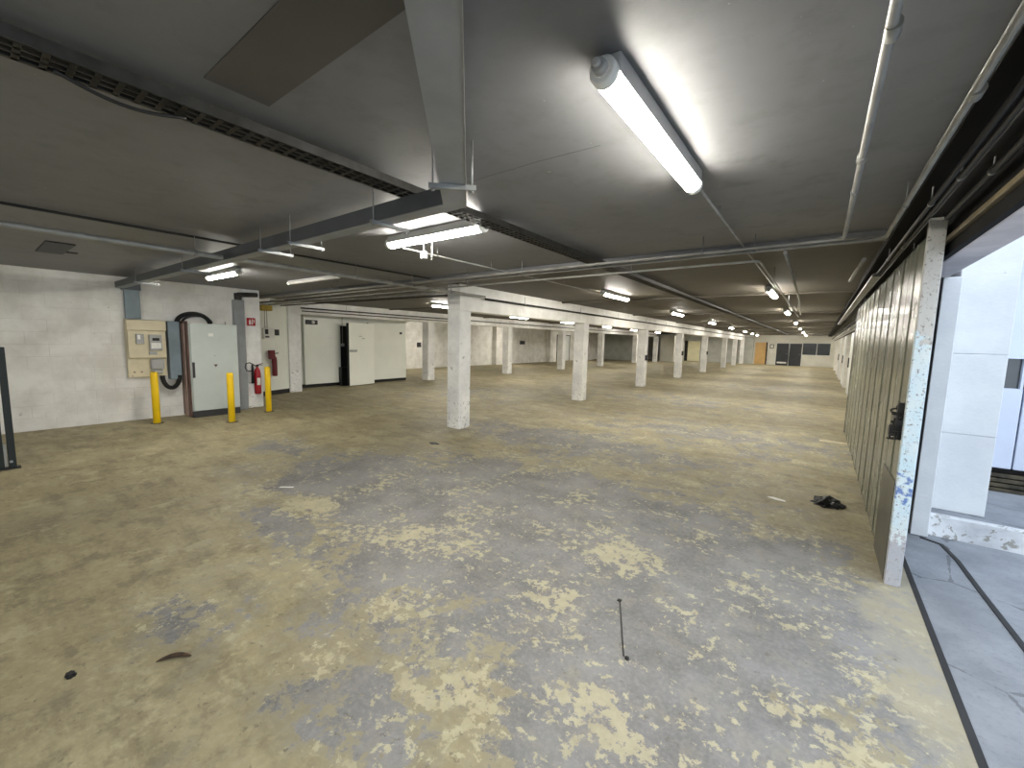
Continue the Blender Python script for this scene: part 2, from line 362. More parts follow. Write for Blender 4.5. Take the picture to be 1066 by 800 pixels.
MB().cyl((0.28, -0.06, 1.0), (0.28, -0.1, 1.0), 0.02).box(0.16, 0.3, -0.11, -0.09, 0.99, 1.01).build('handle', M['galv'], t)
for (x0, x1, nm, lab) in ((-3.13, -2.24, 'door_1', 1), (-2.18, -1.31, 'door_2', 0)):
    d = struct(MB().box(x0, x1, 42.95, 43.02, 0.0, 1.9, 0.004).build(nm, M['charcoal']))
    MB().box(x0-0.05, x0, 42.92, 43.0, 0, 1.96).box(x1, x1+0.05, 42.92, 43.0, 0, 1.96).box(x0, x1, 42.92, 43.0, 1.9, 1.96).build('door_frame', M['frame_white'], d)
    MB().cyl((x1-0.1, 42.95, 1.0), (x1-0.1, 42.9, 1.0), 0.02).box(x1-0.22, x1-0.08, 42.88, 42.9, 0.99, 1.01).build('door_handle', M['galv'], d)
    if lab: MB().box(x0+0.1, x1-0.1, 42.93, 42.95, 0.16, 0.30).build('kick_label', M['paper'], d)
for n_, (x0, x1) in enumerate(((-1.26, -0.31), (-0.26, 0.6))):
    w = struct(MB().box(x0, x1, 42.96, 43.01, 0.98, 1.95).build('window_%d' % (n_+1), M['glass']))
    MB().box(x0-0.03, x1+0.03, 42.93, 43.0, 0.93, 0.98).box(x0-0.03, x1+0.03, 42.93, 43.0, 1.95, 2.0).box(x0-0.04, x0, 42.93, 43, 0.98, 1.95).box(x1, x1+0.04, 42.93, 43, 0.98, 1.95).build('window_frame', M['frame_white'], w)
for i, (x, z, w, h, m, lab) in enumerate([(-3.5, 1.62, 0.3, 0.36, 'plinth', 'small dark framed notice left of the charcoal doors'), (-3.52, 1.15, 0.18, 0.2, 'paper', 'white notice sheet below the dark framed notice'), (-3.86, 1.3, 0.09, 0.09, 'black', 'small black switch box beside the tan door'), (-3.86, 0.45, 0.1, 0.09, 'black', 'small black socket low on the wall beside tan door')]):
    o = MB().box(x-w/2, x+w/2, 42.97, 43.0, z-h/2, z+h/2, 0.004).build(['notice', 'notice', 'switch_box', 'wall_socket'][i], M[m])
    tag(o, lab, ['notice', 'notice', 'switch', 'socket'][i])
    if i == 0: MB().box(x-w/2+.05, x+w/2-.05, 42.965, 42.972, z-h/2+.05, z+h/2-.05).build('sheet', M['paper'], o)

# ------------------------------------------------------------------ pillars and beams
ordn = ['nearest', 'second', 'third', 'fourth', 'fifth', 'sixth', 'seventh', 'last']
row1 = [(-5.325, 5.48), (-5.395, 10.42), (-5.44, 15.55), (-5.53, 20.95), (-5.61, 26.75), (-5.66, 33.4), (-5.68, 38.0), (-5.72, 42.3)]
def pillar(x, y, w, d, zt, lab, grp):
    mb = MB(); mb.box(-w/2, w/2, -d/2, d/2, 0, zt, 0.012, 2)
    o = mb.build('pillar', M['pillar']); o.location = (x, y, 0)
    return tag(o, lab, 'pillar', grp)
for i, (x, y) in enumerate(row1):
    pillar(x, y, 0.30, 0.30, 2.15, '%s square white pillar of the middle row, under the long white beam' % ordn[i], 'white pillars of the middle row')
row2 = [(-12.25, 5.72, .4, .34), (-12.33, 10.98, .34, .34), (-12.24, 15.95, .34, .34), (-12.14, 21.03, .34, .34), (-12.1, 26.3, .34, .34), (-12.32, 33.4, .34, .34), (-11.85, 37.2, .34, .34)]
for i, (x, y, w, d) in enumerate(row2):
    lab = ['white pillar between the recess wall and the cold room doors', 'white pillar just right of the cold room doors', 'scuffed white back row pillar seen right of nearest middle pillar',
           'back row white pillar left of the second middle pillar', 'back row white pillar right of the second middle pillar', 'back row white pillar partly behind the third middle pillar', 'farthest back row white pillar, right of third middle pillar'][i]
    pillar(x, y, w, d, 2.25, lab, 'white pillars of the back row')
def skewbeam(p, q, w, z0, z1, m):
    a = math.atan2(q[1]-p[1], q[0]-p[0]); n = Vector((-math.sin(a), math.cos(a)))*w/2
    return MB().poly([(p[0]+n.x, p[1]+n.y), (q[0]+n.x, q[1]+n.y), (q[0]-n.x, q[1]-n.y), (p[0]-n.x, p[1]-n.y)], z0, z1)
tag(skewbeam((-5.322, 5.33), (-5.76, 42.9), 0.305, 2.15, CEIL, 0).build('ceiling_beam', M['beam']), 'long white concrete beam resting on the middle row of pillars', 'beam')
tag(skewbeam((-12.25, 5.55), (-12.25, 38.0), 0.38, 2.25, CEIL, 0).build('ceiling_beam', M['beam']), 'long white concrete beam over the cold rooms and back pillars', 'beam')
o = MB().box(-0.22, 0.2, -0.17, 0.17, 0, CEIL, 0.01).build('pillar', M['pillar']); o.location = (-10.3, 3.88, 0)
tag(o, 'white pillar with red sign and fire extinguisher, beside the grey cabinet', 'pillar')
o = MB().box(-10.1, -10.02, -0.9, 0.42, 2.28, CEIL, 0.006).build('pilaster', M['beam'])
tag(o, 'white wall haunch at the top left edge of the blockwork', 'wall')
# pilasters and framed panels of the distant left wall
for i, (y, lab) in enumerate([(20.9, 'white pilaster on the distant left wall, nearest of three'), (27.6, 'white pilaster on the distant left wall beside a framed panel'), (34.2, 'white pilaster on the distant left wall, farthest of three')]):
    tag(MB().box(-17.3, -16.95, y, y+0.9, 0, CEIL, 0.01).build('wall_pilaster', M['wall']), lab, 'pilaster', 'pilasters of the distant left wall')
t = empty('framed_panel', (-17.3, 30.2, 0), 'white panel outlined in dark on the distant left wall', 'door')
MB().box(0.0, 0.03, -1.0, 1.0, 0.05, 2.1).build('leaf', M['frame_white'], t)
MB().box(0.0, 0.05, -1.07, -1.0, 0, 2.17).box(0, 0.05, 1.0, 1.07, 0, 2.17).box(0, 0.05, -1, 1, 2.1, 2.17).build('frame', M['plinth'], t)
tag(MB().box(-17.3, -17.2, 24.0, 24.5, 1.35, 1.6, 0.01).build('wall_box', M['plinth']), 'small dark box on the distant left wall between pilasters', 'switch')
tag(MB().box(-17.3, -17.2, 14.6, 14.8, 1.15, 1.4, 0.01).build('wall_box', M['plinth']), 'tiny dark box on the distant wall right of the back pillar', 'switch')
for i, (x, y, z, lab) in enumerate([(-5.24, 15.5, 1.1, 'small dark switch on right side of the third middle pillar'), (-5.33, 20.9, 1.2, 'small dark switch on right side of the fourth middle pillar'), (-5.41, 26.7, 1.15, 'small dark switch on right side of the fifth middle pillar'), (-12.12, 26.22, 1.5, 'dark switch on the back pillar right of the second middle pillar')]):
    tag(MB().box(x-0.05, x+0.02, y-0.07, y+0.07, z-0.1, z+0.1, 0.01).build('switch_box', M['plinth']), lab, 'switch')
    
# ------------------------------------------------------------------ lamps
def make_lamp(L, lit, name, lab, grp):
    t = empty(name, (0, 0, 0), lab, 'lamp', grp)
    mb = MB()   # housing: shallow trough against the ceiling
    mb.box(-0.048, 0.048, -L/2+0.04, L/2-0.04, -0.004, 0.066, 0.008)
    mb.build('housing', M['grey_plastic'], t)
    mb = MB(); n = 18   # diffuser: rounded D profile
    prof = [(math.cos(a)*0.05, math.sin(a)*0.045) for a in [PI*(1+i/n) for i in range(n+1)]]
    prof = [(0.05, 0.012)] + [(-0.046, 0.012)] + prof[0:]
    prof = [(-0.046, 0.012)] + [(math.cos(PI*(1+i/n))*0.046, math.sin(PI*(1+i/n))*0.042) for i in range(n+1)] + [(0.046, 0.012)]
    A = [mb.bm.verts.new((x, -L/2+0.045, z)) for x, z in prof]; B = [mb.bm.verts.new((x, L/2-0.045, z)) for x, z in prof]
    for i in range(len(prof)-1):
        f = mb.bm.faces.new((A[i], A[i+1], B[i+1], B[i])); f.smooth = True
    mb.bm.faces.new((A[0], B[0], B[-1], A[-1])); mb.bm.faces.new(A); mb.bm.faces.new(B[::-1])
    mb.build('diffuser', M['lamp'] if lit else M['lampoff'], t)
    for s in (-1, 1):
        mb = MB(); y0 = s*(L/2-0.045); y1 = s*L/2
        mb.lathe([(0.040, min(y0, y1)), (0.047, min(y0, y1)+0.006), (0.047, max(y0, y1)-0.008), (0.040, max(y0, y1))], (0, 0, 0), 20, 'y')
        e = mb.build('end_cap', M['white_plastic'], t)
        MB().cyl((0, y1-s*0.002, 0), (0, y1+s*0.03, 0), 0.026, 0.024, 8).cyl((0, y1+s*0.03, 0), (0, y1+s*0.05, 0), 0.014, 0.012, 12).build('cable_gland', M['grey_plastic'], e)
    return t
ZL = 2.545
lamps = [  # x, y, along: 0 = Y, 1 = X, label
 (-0.655, 1.95, 0, 'large lit tube lamp nearest the camera on the ceiling', 'tube lamps of the right row'),
 (-0.75, 8.35, 0, 'second lit tube lamp of the right row, beyond the cross pipes', 0),
 (-0.80, 13.1, 0, 'third lit tube lamp of the right row', 0), (-0.85, 18.7, 0, 'fourth lit tube lamp of the right row', 0),
 (-0.93, 24.9, 0, 'fifth lit tube lamp of the right row', 0), (-0.98, 30.8, 0, 'sixth lit tube lamp of the right row', 0),
 (-1.03, 36.4, 0, 'seventh lit tube lamp of the right row', 0), (-1.05, 40.2, 0, 'last lit tube lamp of the right row before the windows', 0),
 (-3.3, 7.75, 0, 'nearest lit tube lamp of the row beside the middle beam', 'tube lamps beside the middle beam'),
 (-3.55, 12.95, 0, 'second lit tube lamp of the row beside the middle beam', 1), (-3.7, 18.6, 0, 'third lit tube lamp of the row beside the middle beam', 1),
 (-3.85, 24.1, 0, 'fourth lit tube lamp of the row beside the middle beam', 1), (-4.0, 30.0, 0, 'fifth lit tube lamp of the row beside the middle beam', 1),
 (-4.25, 35.6, 0, 'sixth lit tube lamp of the row beside the middle beam', 1), (-4.4, 40.0, 0, 'last lit tube lamp of the row beside the middle beam', 1),
 (-2.83, 2.56, 1, 'lit tube lamp set crosswise behind the bent trunking', 'crosswise tube lamps at the near left'),
 (-7.5, 2.5, 1, 'lit crosswise tube lamp above the electrical cabinet', 2),
 (-8.6, 8.35, 0, 'lit tube lamp over the cold room doors, behind middle beam', 'tube lamps of the left aisle'),
 (-9.6, 13.2, 0, 'lit tube lamp of the left aisle, first right of nearest pillar', 3), (-9.75, 17.3, 0, 'lit tube lamp of the left aisle beside second pillar', 3),
 (-10.1, 22.6, 0, 'lit tube lamp of the left aisle between second and third pillars', 3), (-10.6, 28.2, 0, 'lit tube lamp of the left aisle beside third pillar', 3),
 (-10.8, 34.2, 0, 'lit tube lamp of the left aisle beyond third pillar', 3), (-9.0, 39.5, 0, 'farthest lit tube lamp of the left aisle', 3),
 (-15.0, 14.0, 0, 'lit tube lamp of the distant back aisle, nearest', 'tube lamps of the back aisle'), (-15.0, 21.0, 0, 'lit tube lamp of the distant back aisle, middle', 4), (-15.0, 30.0, 0, 'lit tube lamp of the distant back aisle, farthest', 4),
 (-0.7, -3.0, 0, 'unseen fill lamp added behind the viewer near the gate', 'added fill lamps behind the viewer'), (-6.5, -2.5, 1, 'unseen fill lamp added behind the viewer on the left', 5)]  # last two are unseen, added to light the near floor and ceiling
grps = ['tube lamps of the right row', 'tube lamps beside the middle beam', 'crosswise tube lamps at the near left', 'tube lamps of the left aisle', 'tube lamps of the back aisle', 'added fill lamps behind the viewer']
lamp0 = make_lamp(1.24, True, 'tube_lamp', '', '')
def boost(t):   # same lamps deeper in the hall, boosted to brighten the far zone
    for ch in t.children:
        if ch.name.startswith('diffuser'):
            ch.data = WD
WD = [c_ for c_ in lamp0.children if c_.name.startswith('diffuser')][0].data.copy(); WD.materials[0] = M['lampboost']
for i, (x, y, al, lab, g) in enumerate(lamps):
    t = lamp0 if i == 0 else copy_tree(lamp0)
    t.location = (x, y, ZL); t.rotation_euler = (0, 0, PI/2 if al else 0)
    t['label'] = lab; t['group'] = g if isinstance(g, str) else grps[g]
    if y > 5: boost(t)
t = make_lamp(1.66, False, 'tube_lamp', 'unlit white crosswise tube lamp left of the cold rooms', 'crosswise tube lamps at the near left')
t.location = (-6.93, 3.6, ZL+0.02); t.rotation_euler = (0, 0, PI/2); t.scale = (0.6, 1, 0.6)

# ------------------------------------------------------------------ trunking (duct)
t = empty('cable_trunking', (-1.75, 1.75, 2.4), 'grey metal trunking bending from overhead towards the left wall', 'trunking')
D = Vector((-0.68, 0.733, 0)).normalized(); Nn = Vector((D.y, -D.x, 0))
pin = Vector((-1.775, 1.687, 0)); pout = Vector((-1.70, 1.79, 0))
far = 3.6
def off_(p): return (p[0]+1.75, p[1]-1.75)
MB().poly([off_(pin), off_(pin-D*far), off_(pin-D*far+Nn*0.125), off_(pout)], 0.0, 0.105).build('diagonal_run', M['duct'], t)
w_ = MB().poly([off_((-1.775, 1.687)), off_(pout), off_((-10.0, 1.80)), off_((-10.0, 1.687))], 0.0, 0.105).build('cross_run', M['duct'], t)
# shade on the cross run's near side as a dark sheet; flange on the diagonal
MB().poly([off_((-1.78, 1.683)), off_((-1.78, 1.686)), off_((-10.0, 1.686)), off_((-10.0, 1.683))], 0.004, 0.103).build('shade_sheet', M['ductdark'], t)
a = pin-D*far+Nn*0.125; b = pout
MB().poly([off_(a), off_(b), off_(b+Nn*0.006), off_(a+Nn*0.006)], -0.004, 0.012).build('edge_flange', M['galv'], t)
def bracket(p0, p1, lab):
    p0 = Vector(p0); p1 = Vector(p1); t = empty('hanger_bracket', ((p0+p1)/2), lab, 'bracket', 'trunking hanger brackets')
    c_ = (p0+p1)/2; d = (p1-p0).normalized(); n = Vector((-d.y, d.x, 0))
    mb = MB(); a_ = p0-c_; b_ = p1-c_
    mb.poly([(a_+n*.012)[:2], (b_+n*.012)[:2], (b_-n*.012)[:2], (a_-n*.012)[:2]], -0.012, 0.012)
    mb.build('strut', M['galv'], t)
    for q in (a_+d*0.02, b_-d*0.02):
        MB().cyl((q.x, q.y, -0.02), (q.x, q.y, CEIL-c_.z), 0.004, n=8).cyl((q.x, q.y, -0.022), (q.x, q.y, -0.012), 0.009, n=6).build('threaded_rod', M['galv'], t)
m = pin-D*0.32
bracket((m-Nn*0.05+Vector((0, 0, 2.387)))[:], (m+Nn*0.18+Vector((0, 0, 2.387)))[:], 'hanger bracket under the diagonal trunking next to the bend')
for x, lab in ((-2.38, 'hanger bracket nearest the bend under the cross trunking'), (-3.5, 'second hanger bracket under the cross trunking from the bend'), (-4.05, 'third hanger bracket under the cross trunking from the bend'), (-6.2, 'fourth hanger bracket under the cross trunking, nearer the wall'), (-8.4, 'hanger bracket under the cross trunking closest to the wall')):
    bracket((x, 1.63, 2.387), (x, 1.93, 2.387), lab)
tag(MB().box(-10.1, -10.02, 1.80, 2.01, 1.87, 2.43, 0.006).mat(1).box(-10.1, -10.0, 1.77, 2.03, 2.38, 2.52, 0.004).build('wall_trunking', [M['bluegrey'], M['ductdark']]), 'blue grey vertical trunking above the cream meter panel', 'trunking')

# cable tray: perforated, low sides, cables inside
def cable_tray():
    t = empty('cable_tray', (-2.1, 8, 2.52), 'long dark perforated cable tray under the ceiling', 'cable tray')
    L0, L1 = -6.0, 8.0
    mb = MB(); x0, x1 = -0.01, 0.13
    mb.box(-x1, -x1+0.004, -6.5-8, 30, 0.0, 0.045); mb.box(-x0-0.004+0.0, -x0, -14.5, 30, 0.0, 0.045)
    mb.build('side_rail', M['tray'], t)
    mb = MB()
    for k in range(4): 
        xs = -x1 + 0.004 + k*0.043
        mb.box(xs, xs+0.012, -14.5, 30, 0.0, 0.003)
    y = -14.5
    while y < 30:
        mb.box(-x1, -x0, y, y+0.018, 0.0, 0.003); y += 0.06 if y < 6 else 0.3
    mb.build('perforated_base', M['tray'], t)
    mb = MB()
    for i, (xx, rr) in enumerate([(-0.10, .014), (-0.065, .018), (-0.035, .011)]):
        pts = [(xx+0.008*math.sin(y*1.7+i), y, 0.02+rr*0.6) for y in [-14+0.5*j for j in range(88)]]
        mb.tube(pts, rr, 8)
    mb.build('cables', M['black'], t)
    t.location = (-2.06, 8, 2.522); return t
cable_tray()
pts = [(-2.14, 0.25+0.02*i, 2.515-0.035*math.sin(PI*i/18)) for i in range(19)]
tag(MB().tube(pts, 0.007, 8).build('loose_cable', M['black']), 'black cable sagging out of the near cable tray', 'cable')

# ------------------------------------------------------------------ conduits
def pipe(pts, r, m, lab, grp=None, clips=0, couple=()):
    """pts polyline -> rounded tube; clips along"""
    P_ = [Vector(p) for p in pts]; out = []
    for i, p in enumerate(P_):
        if 0 < i < len(P_)-1:
            a = (P_[i-1]-p).normalized()*0.09; b = (P_[i+1]-p).normalized()*0.09
            for j in range(7):
                s = j/6; out.append((p+a)*(1-s)**2 + p*2*s*(1-s) + (p+b)*s**2)
        else: out.append(p)
    o = MB().tube(out, r, 12).build('conduit_pipe', M[m])
    tag(o, lab, 'pipe', grp)
    if clips:
        k_ = 0
        for a, b in zip(P_[:-1], P_[1:]):
            L = (b-a).length; n = max(1, int(L/clips)); d = (b-a).normalized()
            for j in range(n):
                q = a + (b-a)*((j+0.5)/n)
                if q.y > 20 or k_ > 18 or abs(d.z) > 0.5: continue
                k_ += 1
                c_ = MB(); c_.cyl(q-d*0.012, q+d*0.012, r*1.25, n=12)
                c_.cyl(q+Vector((0, 0, r)), (q.x, q.y, min(CEIL, q.z+0.16)), 0.004, n=6)
                c_.build('pipe_clip', M['galv'], o)
    for q, d in couple:
        q = Vector(q); d = Vector(d); MB().cyl(q-d*0.03, q+d*0.03, r*1.35, n=14).build('coupling', M['pipe'], o)
    return o
Yv = (0, 1, 0)
pipe([(0.085, -3, 2.47), (0.07, 4.06, 2.47), (-9.9, 4.06, 2.44)], 0.0135, 'pipe', 'light conduit overhead right of the near lamp, turning across the hall', None, 1.9, [((0.072, 2.4, 2.47), Yv), ((0.08, 1.5, 2.47), Yv)])
pipe([(0.34, -3, 2.47), (0.315, 4.19, 2.47), (-9.9, 4.19, 2.40)], 0.0135, 'pipe', 'light conduit along the black gate beam, turning across the hall', None, 1.7, [((0.33, 2.0, 2.47), Yv)])
pipe([(-9.9, 4.3, 2.36), (-0.5, 4.3, 2.40), (-0.53, 12.8, 2.40)], 0.011, 'pipe', 'thin conduit crossing the hall then running along the lamp row', None, 2.2)
pipe([(-0.31, 4.22, 2.44), (-0.36, 8.5, 2.44), (-0.48, 12.6, 2.45)], 0.014, 'pipe', 'short conduit running away right of the lamp row', None, 2.2)
pipe([(-0.645, 2.6, 2.555), (-0.66, 7.7, 2.555)], 0.008, 'pipe', 'thin lamp feed conduit from the near lamp to the next', None, 1.2)
pipe([(-3.35, 2.66, 2.52), (-3.32, 7.1, 2.54)], 0.008, 'pipe', 'thin white feed conduit from the crosswise lamp to the beam row', None, 0.8)
pipe([(-4.98, -3, 2.43), (-5.08, 5.9, 2.43)], 0.024, 'pipe', 'grey conduit at the left running up to the nearest pillar', None, 1.6)
pipe([(-5.11, 5.95, 2.40), (-5.56, 42.5, 2.40)], 0.02, 'pipedark', 'dark pipe along the right face of the middle beam', None, 2.6)
pipe([(-5.02, -3, 2.59), (-5.09, 5.2, 2.59)], 0.012, 'black', 'thin black line above the grey conduit at the left')  # thin black tube drawn for the dark line over the conduit
pipe([(-12.02, 5.9, 2.42), (-12.0, 37, 2.42)], 0.02, 'pipedark', 'dark pipe along the beam above the cold rooms', None, 2.6)
pipe([(-11.95, 5.9, 2.33), (-11.95, 12, 2.33)], 0.014, 'pipedark', 'thin dark pipe below the pipe over the cold rooms')
for i, y in enumerate((4.6, 5.0, 5.35)):
    pipe([(-12.0, y, 2.44), (-5.5, y+0.1, 2.44)], 0.018, 'pipe' if i == 1 else 'pipedark', ['dark cross pipe before the recess, nearest of three', 'pale cross pipe before the recess, middle of three', 'dark cross pipe before the recess, farthest of three'][i], 'cross pipes before the recess')
for i, (x, z, r, m) in enumerate([(0.42, 2.45, 0.012, 'pipedark'), (0.455, 2.45, 0.012, 'pipedark'), (0.545, 2.44, 0.014, 'pipedark')]):
    pipe([(x, -3, z), (x-0.005, [9.5, 7.0, 3.6][i], z)], r, 'darksteel', ['dark conduit on the black gate beam, left of three', 'dark conduit on the black gate beam, middle of three', 'dark conduit on the black gate beam, nearest the gate'][i], 'dark conduits on the gate beam', 1.6)
pipe([(0.235, 4.75, 2.42), (0.2, 6.2, 2.42)], 0.016, 'pipe', 'short pale stub of conduit beyond the cross pipes at right')
# switch box hung beside the crosswise lamp
t = empty('junction_box', (-3.12, 2.72, 2.44), 'small white junction box hanging beside the crosswise lamp', 'junction box')
MB().box(-0.03, 0.03, -0.02, 0.02, -0.035, 0.035, 0.006).build('box_body', M['pipe'], t)
MB().cyl((0, 0, 0.03), (0, 0, 0.17), 0.006, n=8).build('stem', M['pipe'], t)
MB().cyl((0.09, 0.02, -0.05), (0.09, 0.02, 0.15), 0.007, n=8).build('pull_rod', M['pipe'], t)

# ceiling opening
t = empty('ceiling_hatch', (-7.36, 0.74, CEIL), 'dark rectangular opening in the ceiling at the far left', 'hatch')
MB().box(-0.5, 0.5, -0.115, 0.115, -0.012, 0.02).build('dark_void', M['black'], t)
MB().box(-0.32, -0.22, 0.115, 0.22, -0.01, 0.02).build('notch', M['black'], t)

# ------------------------------------------------------------------ left wall equipment
t = empty('meter_panel', (-10.1, 2.06, 0.8), 'cream electricity meter panel on the white block wall', 'meter panel')
MB().box(0, 0.09, -0.285, 0.275, 0.0, 1.06, 0.012).build('back_board', M['cream'], t)
MB().box(0.09, 0.17, -0.275, 0.265, 0.36, 0.86, 0.012).build('cover', M['cream'], t)
h_ = MB().box(0.09, 0.19, -0.285, 0.275, 0.86, 1.055, 0.015).build('hood', M['cream'], t)
b_ = MB().box(0.17, 0.215, -0.17, -0.06, 0.62, 0.80, 0.008).build('fuse_box', M['grey_plastic'], t)
MB().box(0.215, 0.222, -0.15, -0.11, 0.70, 0.78).build('fuse_label', M['paper'], b_)
b_ = MB().box(0.17, 0.24, 0.01, 0.19, 0.50, 0.79, 0.01).build('meter', M['grey_plastic'], t)
MB().box(0.24, 0.246, 0.05, 0.15, 0.68, 0.73).build('meter_display', M['black'], b_)
MB().box(0.24, 0.245, 0.03, 0.17, 0.54, 0.64).build('meter_plate', M['paper'], b_)
MB().box(0.17, 0.20, 0.0, 0.12, 0.42, 0.48, 0.006).build('terminal_cover', M['grey_plastic'], t)
MB().box(0.09, 0.19, 0.02, 0.22, 0.14, 0.34, 0.03).box(0.09, 0.16, 0.06, 0.20, 0.06, 0.14, 0.02).build('breaker_housing', M['grey_plastic'], t)
MB().cyl((0.09, -0.2, 0.1), (0.1, -0.2, 0.1), 0.018).cyl((0.09, -0.1, 0.1), (0.1, -0.1, 0.1), 0.018).cyl((0.09, -0.23, 0.03), (0.1, -0.23, 0.03), 0.012).build('screw_caps', M['pinkstrip'], t)
tag(MB().box(-10.1, -9.93, 2.36, 2.54, 0.74, 1.85, 0.008).build('flat_trunking', M['bluegrey']), 'flat blue grey trunking box between meter panel and cabinet', 'trunking')
arc = [(-10.0, 2.55 + 0.24 - 0.27*math.cos(a), 1.82 + 0.20*math.sin(a)) for a in [PI*i/60 for i in range(61)]]
tag(MB().tube(arc, 0.042, 12, 0.12).build('corrugated_hose', M['black']), 'black corrugated hose arching over the top of the cabinet', 'hose')
arc = [(-10.0, 2.70 + 0.15 - 0.24*math.cos(a), 1.84 + 0.14*math.sin(a)) for a in [PI*i/60 for i in range(61)]]
tag(MB().tube(arc, 0.024, 12, 0.16).build('corrugated_hose', M['plinth']), 'thinner grey hose nested inside the black arch over the cabinet', 'hose')
arc = [(-9.95, 2.37 - 0.13*math.cos(a), 0.82 - 0.24*math.sin(a)) for a in [PI*i/40 for i in range(41)]]
tag(MB().tube(arc, 0.042, 12, 0.16).build('corrugated_hose', M['black']), 'black corrugated hose looping below the flat trunking box', 'hose')
t = empty('electrical_cabinet', (-9.85, 3.0, 0), 'tall pale grey green electrical cabinet on a dark plinth', 'cabinet')
MB().box(-0.25, 0.21, -0.40, 0.40, 0.12, 1.82, 0.006).build('body', M['cabinet'], t)
d_ = MB().box(0.21, 0.25, -0.39, 0.40, 0.13, 1.82, 0.008).build('door', M['cabinet'], t)
MB().box(0.25, 0.275, -0.385, -0.345, 0.78, 1.08, 0.008).build('handle', M['plinth'], d_)
MB().box(0.25, 0.253, -0.10, -0.02, 1.58, 1.64).build('name_label', M['paper'], d_)
k_ = MB(); vs = [k_.bm.verts.new(v) for v in [(0.2535, -0.035, 1.03), (0.2535, 0.035, 1.03), (0.2535, 0.0, 0.97)]]; k_.bm.faces.new(vs)
r_ = bmesh.ops.extrude_face_region(k_.bm, geom=k_.bm.faces[:]); [setattr(v, 'co', v.co+Vector((-0.004, 0, 0))) for v in r_['geom'] if isinstance(v, bmesh.types.BMVert)]
k_.build('warning_triangle', M['brown'], d_)
MB().cyl((0.25, -0.01, 1.2), (0.256, -0.01, 1.2), 0.014).build('lock', M['grey_plastic'], d_)
MB().box(-0.25, 0.24, -0.40, 0.40, 0, 0.12).build('plinth', M['plinth'], t)
MB().box(-0.25, 0.18, -0.425, -0.402, 0.02, 1.86).mat(1).box(-0.14, 0.05, -0.435, -0.425, 0.02, 1.82).build('side_board', [M['brown'], M['pinkstrip']], t)
MB().cyl((0.1, 0.25, 1.82), (0.1, 0.25, 1.88), 0.012).build('lifting_eye', M['grey_plastic'], t)
tag(MB().box(-10.1, -9.96, 3.50, 3.69, 0, 2.36, 0.006).mat(1).cyl((-10.03, 3.60, 2.34), (-10.03, 3.60, 2.50), 0.07).cyl((-10.03, 3.60, 2.47), (-10.05, 3.98, 2.50), 0.05).build('wall_trunking', [M['duct'], M['pipedark']]), 'tall grey floor-to-ceiling trunking between cabinet and pillar', 'trunking')
# bollards
def bollard(x, y, h, lab):
    t = empty('bollard', (x, y, 0), lab, 'bollard', 'yellow bollards before the cabinet')
    MB().lathe([(0.052, 0.0), (0.055, 0.004), (0.055, h-0.03), (0.052, h-0.012), (0.04, h-0.002), (0.0005, h)], n=28).build('post', M['yellow'], t)
    MB().lathe([(0.10, 0.0), (0.098, 0.008), (0.06, 0.01)], n=28).build('base_plate', M['ochre'], t)
bollard(-9.5, 2.02, 0.93, 'yellow bollard before the cream meter panel, leftmost of three')
bollard(-8.7, 2.93, 0.925, 'yellow bollard before the grey cabinet, middle of three')
bollard(-9.36, 3.85, 0.965, 'yellow bollard before the fire extinguisher pillar, rightmost of three')
# fire extinguisher
def extinguisher(loc, lab, horn=True, s=1.0, m='red'):
    t = empty('fire_extinguisher', loc, lab, 'fire extinguisher'); t.scale = (s, s, s)
    MB().lathe([(0.05, 0), (0.064, 0.012), (0.066, 0.05), (0.066, 0.46), (0.055, 0.53), (0.028, 0.575), (0.024, 0.60)], n=28).build('cylinder', M[m], t)
    v_ = MB().cyl((0, 0, 0.595), (0, 0, 0.64), 0.018).cyl((0, -0.05, 0.625), (0, 0.03, 0.625), 0.012).build('valve', M['black'], t)
    MB().box(-0.012, 0.012, -0.02, 0.12, 0.650, 0.662, rot=Matrix.Rotation(0.25, 3, 'X')).box(-0.01, 0.01, 0.0, 0.11, 0.63, 0.638).build('lever', M['black'], v_)
    MB().box(0.05, 0.0668, -0.035, 0.035, 0.2, 0.36, 0.004).build('label_plate', M['paper'], t) if horn else None
    if horn:
        pts = [(0.02, -0.05-0.09+0.09*math.cos(a)-0.01*i/20, 0.60+0.10*math.sin(a)) for i, a in enumerate([PI*1.7*i/20 for i in range(21)])]
        hs = MB().tube([(0.02, -0.04, 0.625), (0.03, -0.09, 0.66), (0.03, -0.16, 0.70), (0.03, -0.23, 0.68), (0.03, -0.25, 0.60), (0.03, -0.22, 0.53), (0.03, -0.16, 0.51), (0.03, -0.11, 0.54)], 0.011, 10).build('hose', M['black'], t)
        MB().cyl((0.03, -0.105, 0.66), (0.02, -0.10, 0.24), 0.018, 0.036, 14).build('horn', M['black'], t)
    MB().box(-0.10, -0.06, -0.04, 0.04, 0.35, 0.5).build('wall_bracket', M['black'], t)
extinguisher((-9.99, 3.90, 0.32), 'red fire extinguisher with black horn on the white pillar')
extinguisher((-11.84, 5.06, 0.52), 'smaller dark red extinguisher on the recess wall', False, 0.95, 'darkred')
tag(MB().box(-11.90, -11.78, 4.93, 5.06, 0.98, 1.22, 0.01).build('extinguisher_cover', M['darkred']), 'dark red box beside the recess extinguisher', 'box')
t = empty('fire_sign', (-10.1, 3.86, 1.91), 'red and white fire extinguisher sign high on the pillar', 'sign')
MB().box(0, 0.006, -0.085, 0.085, -0.085, 0.085, 0.001).build('plate', M['red'], t)
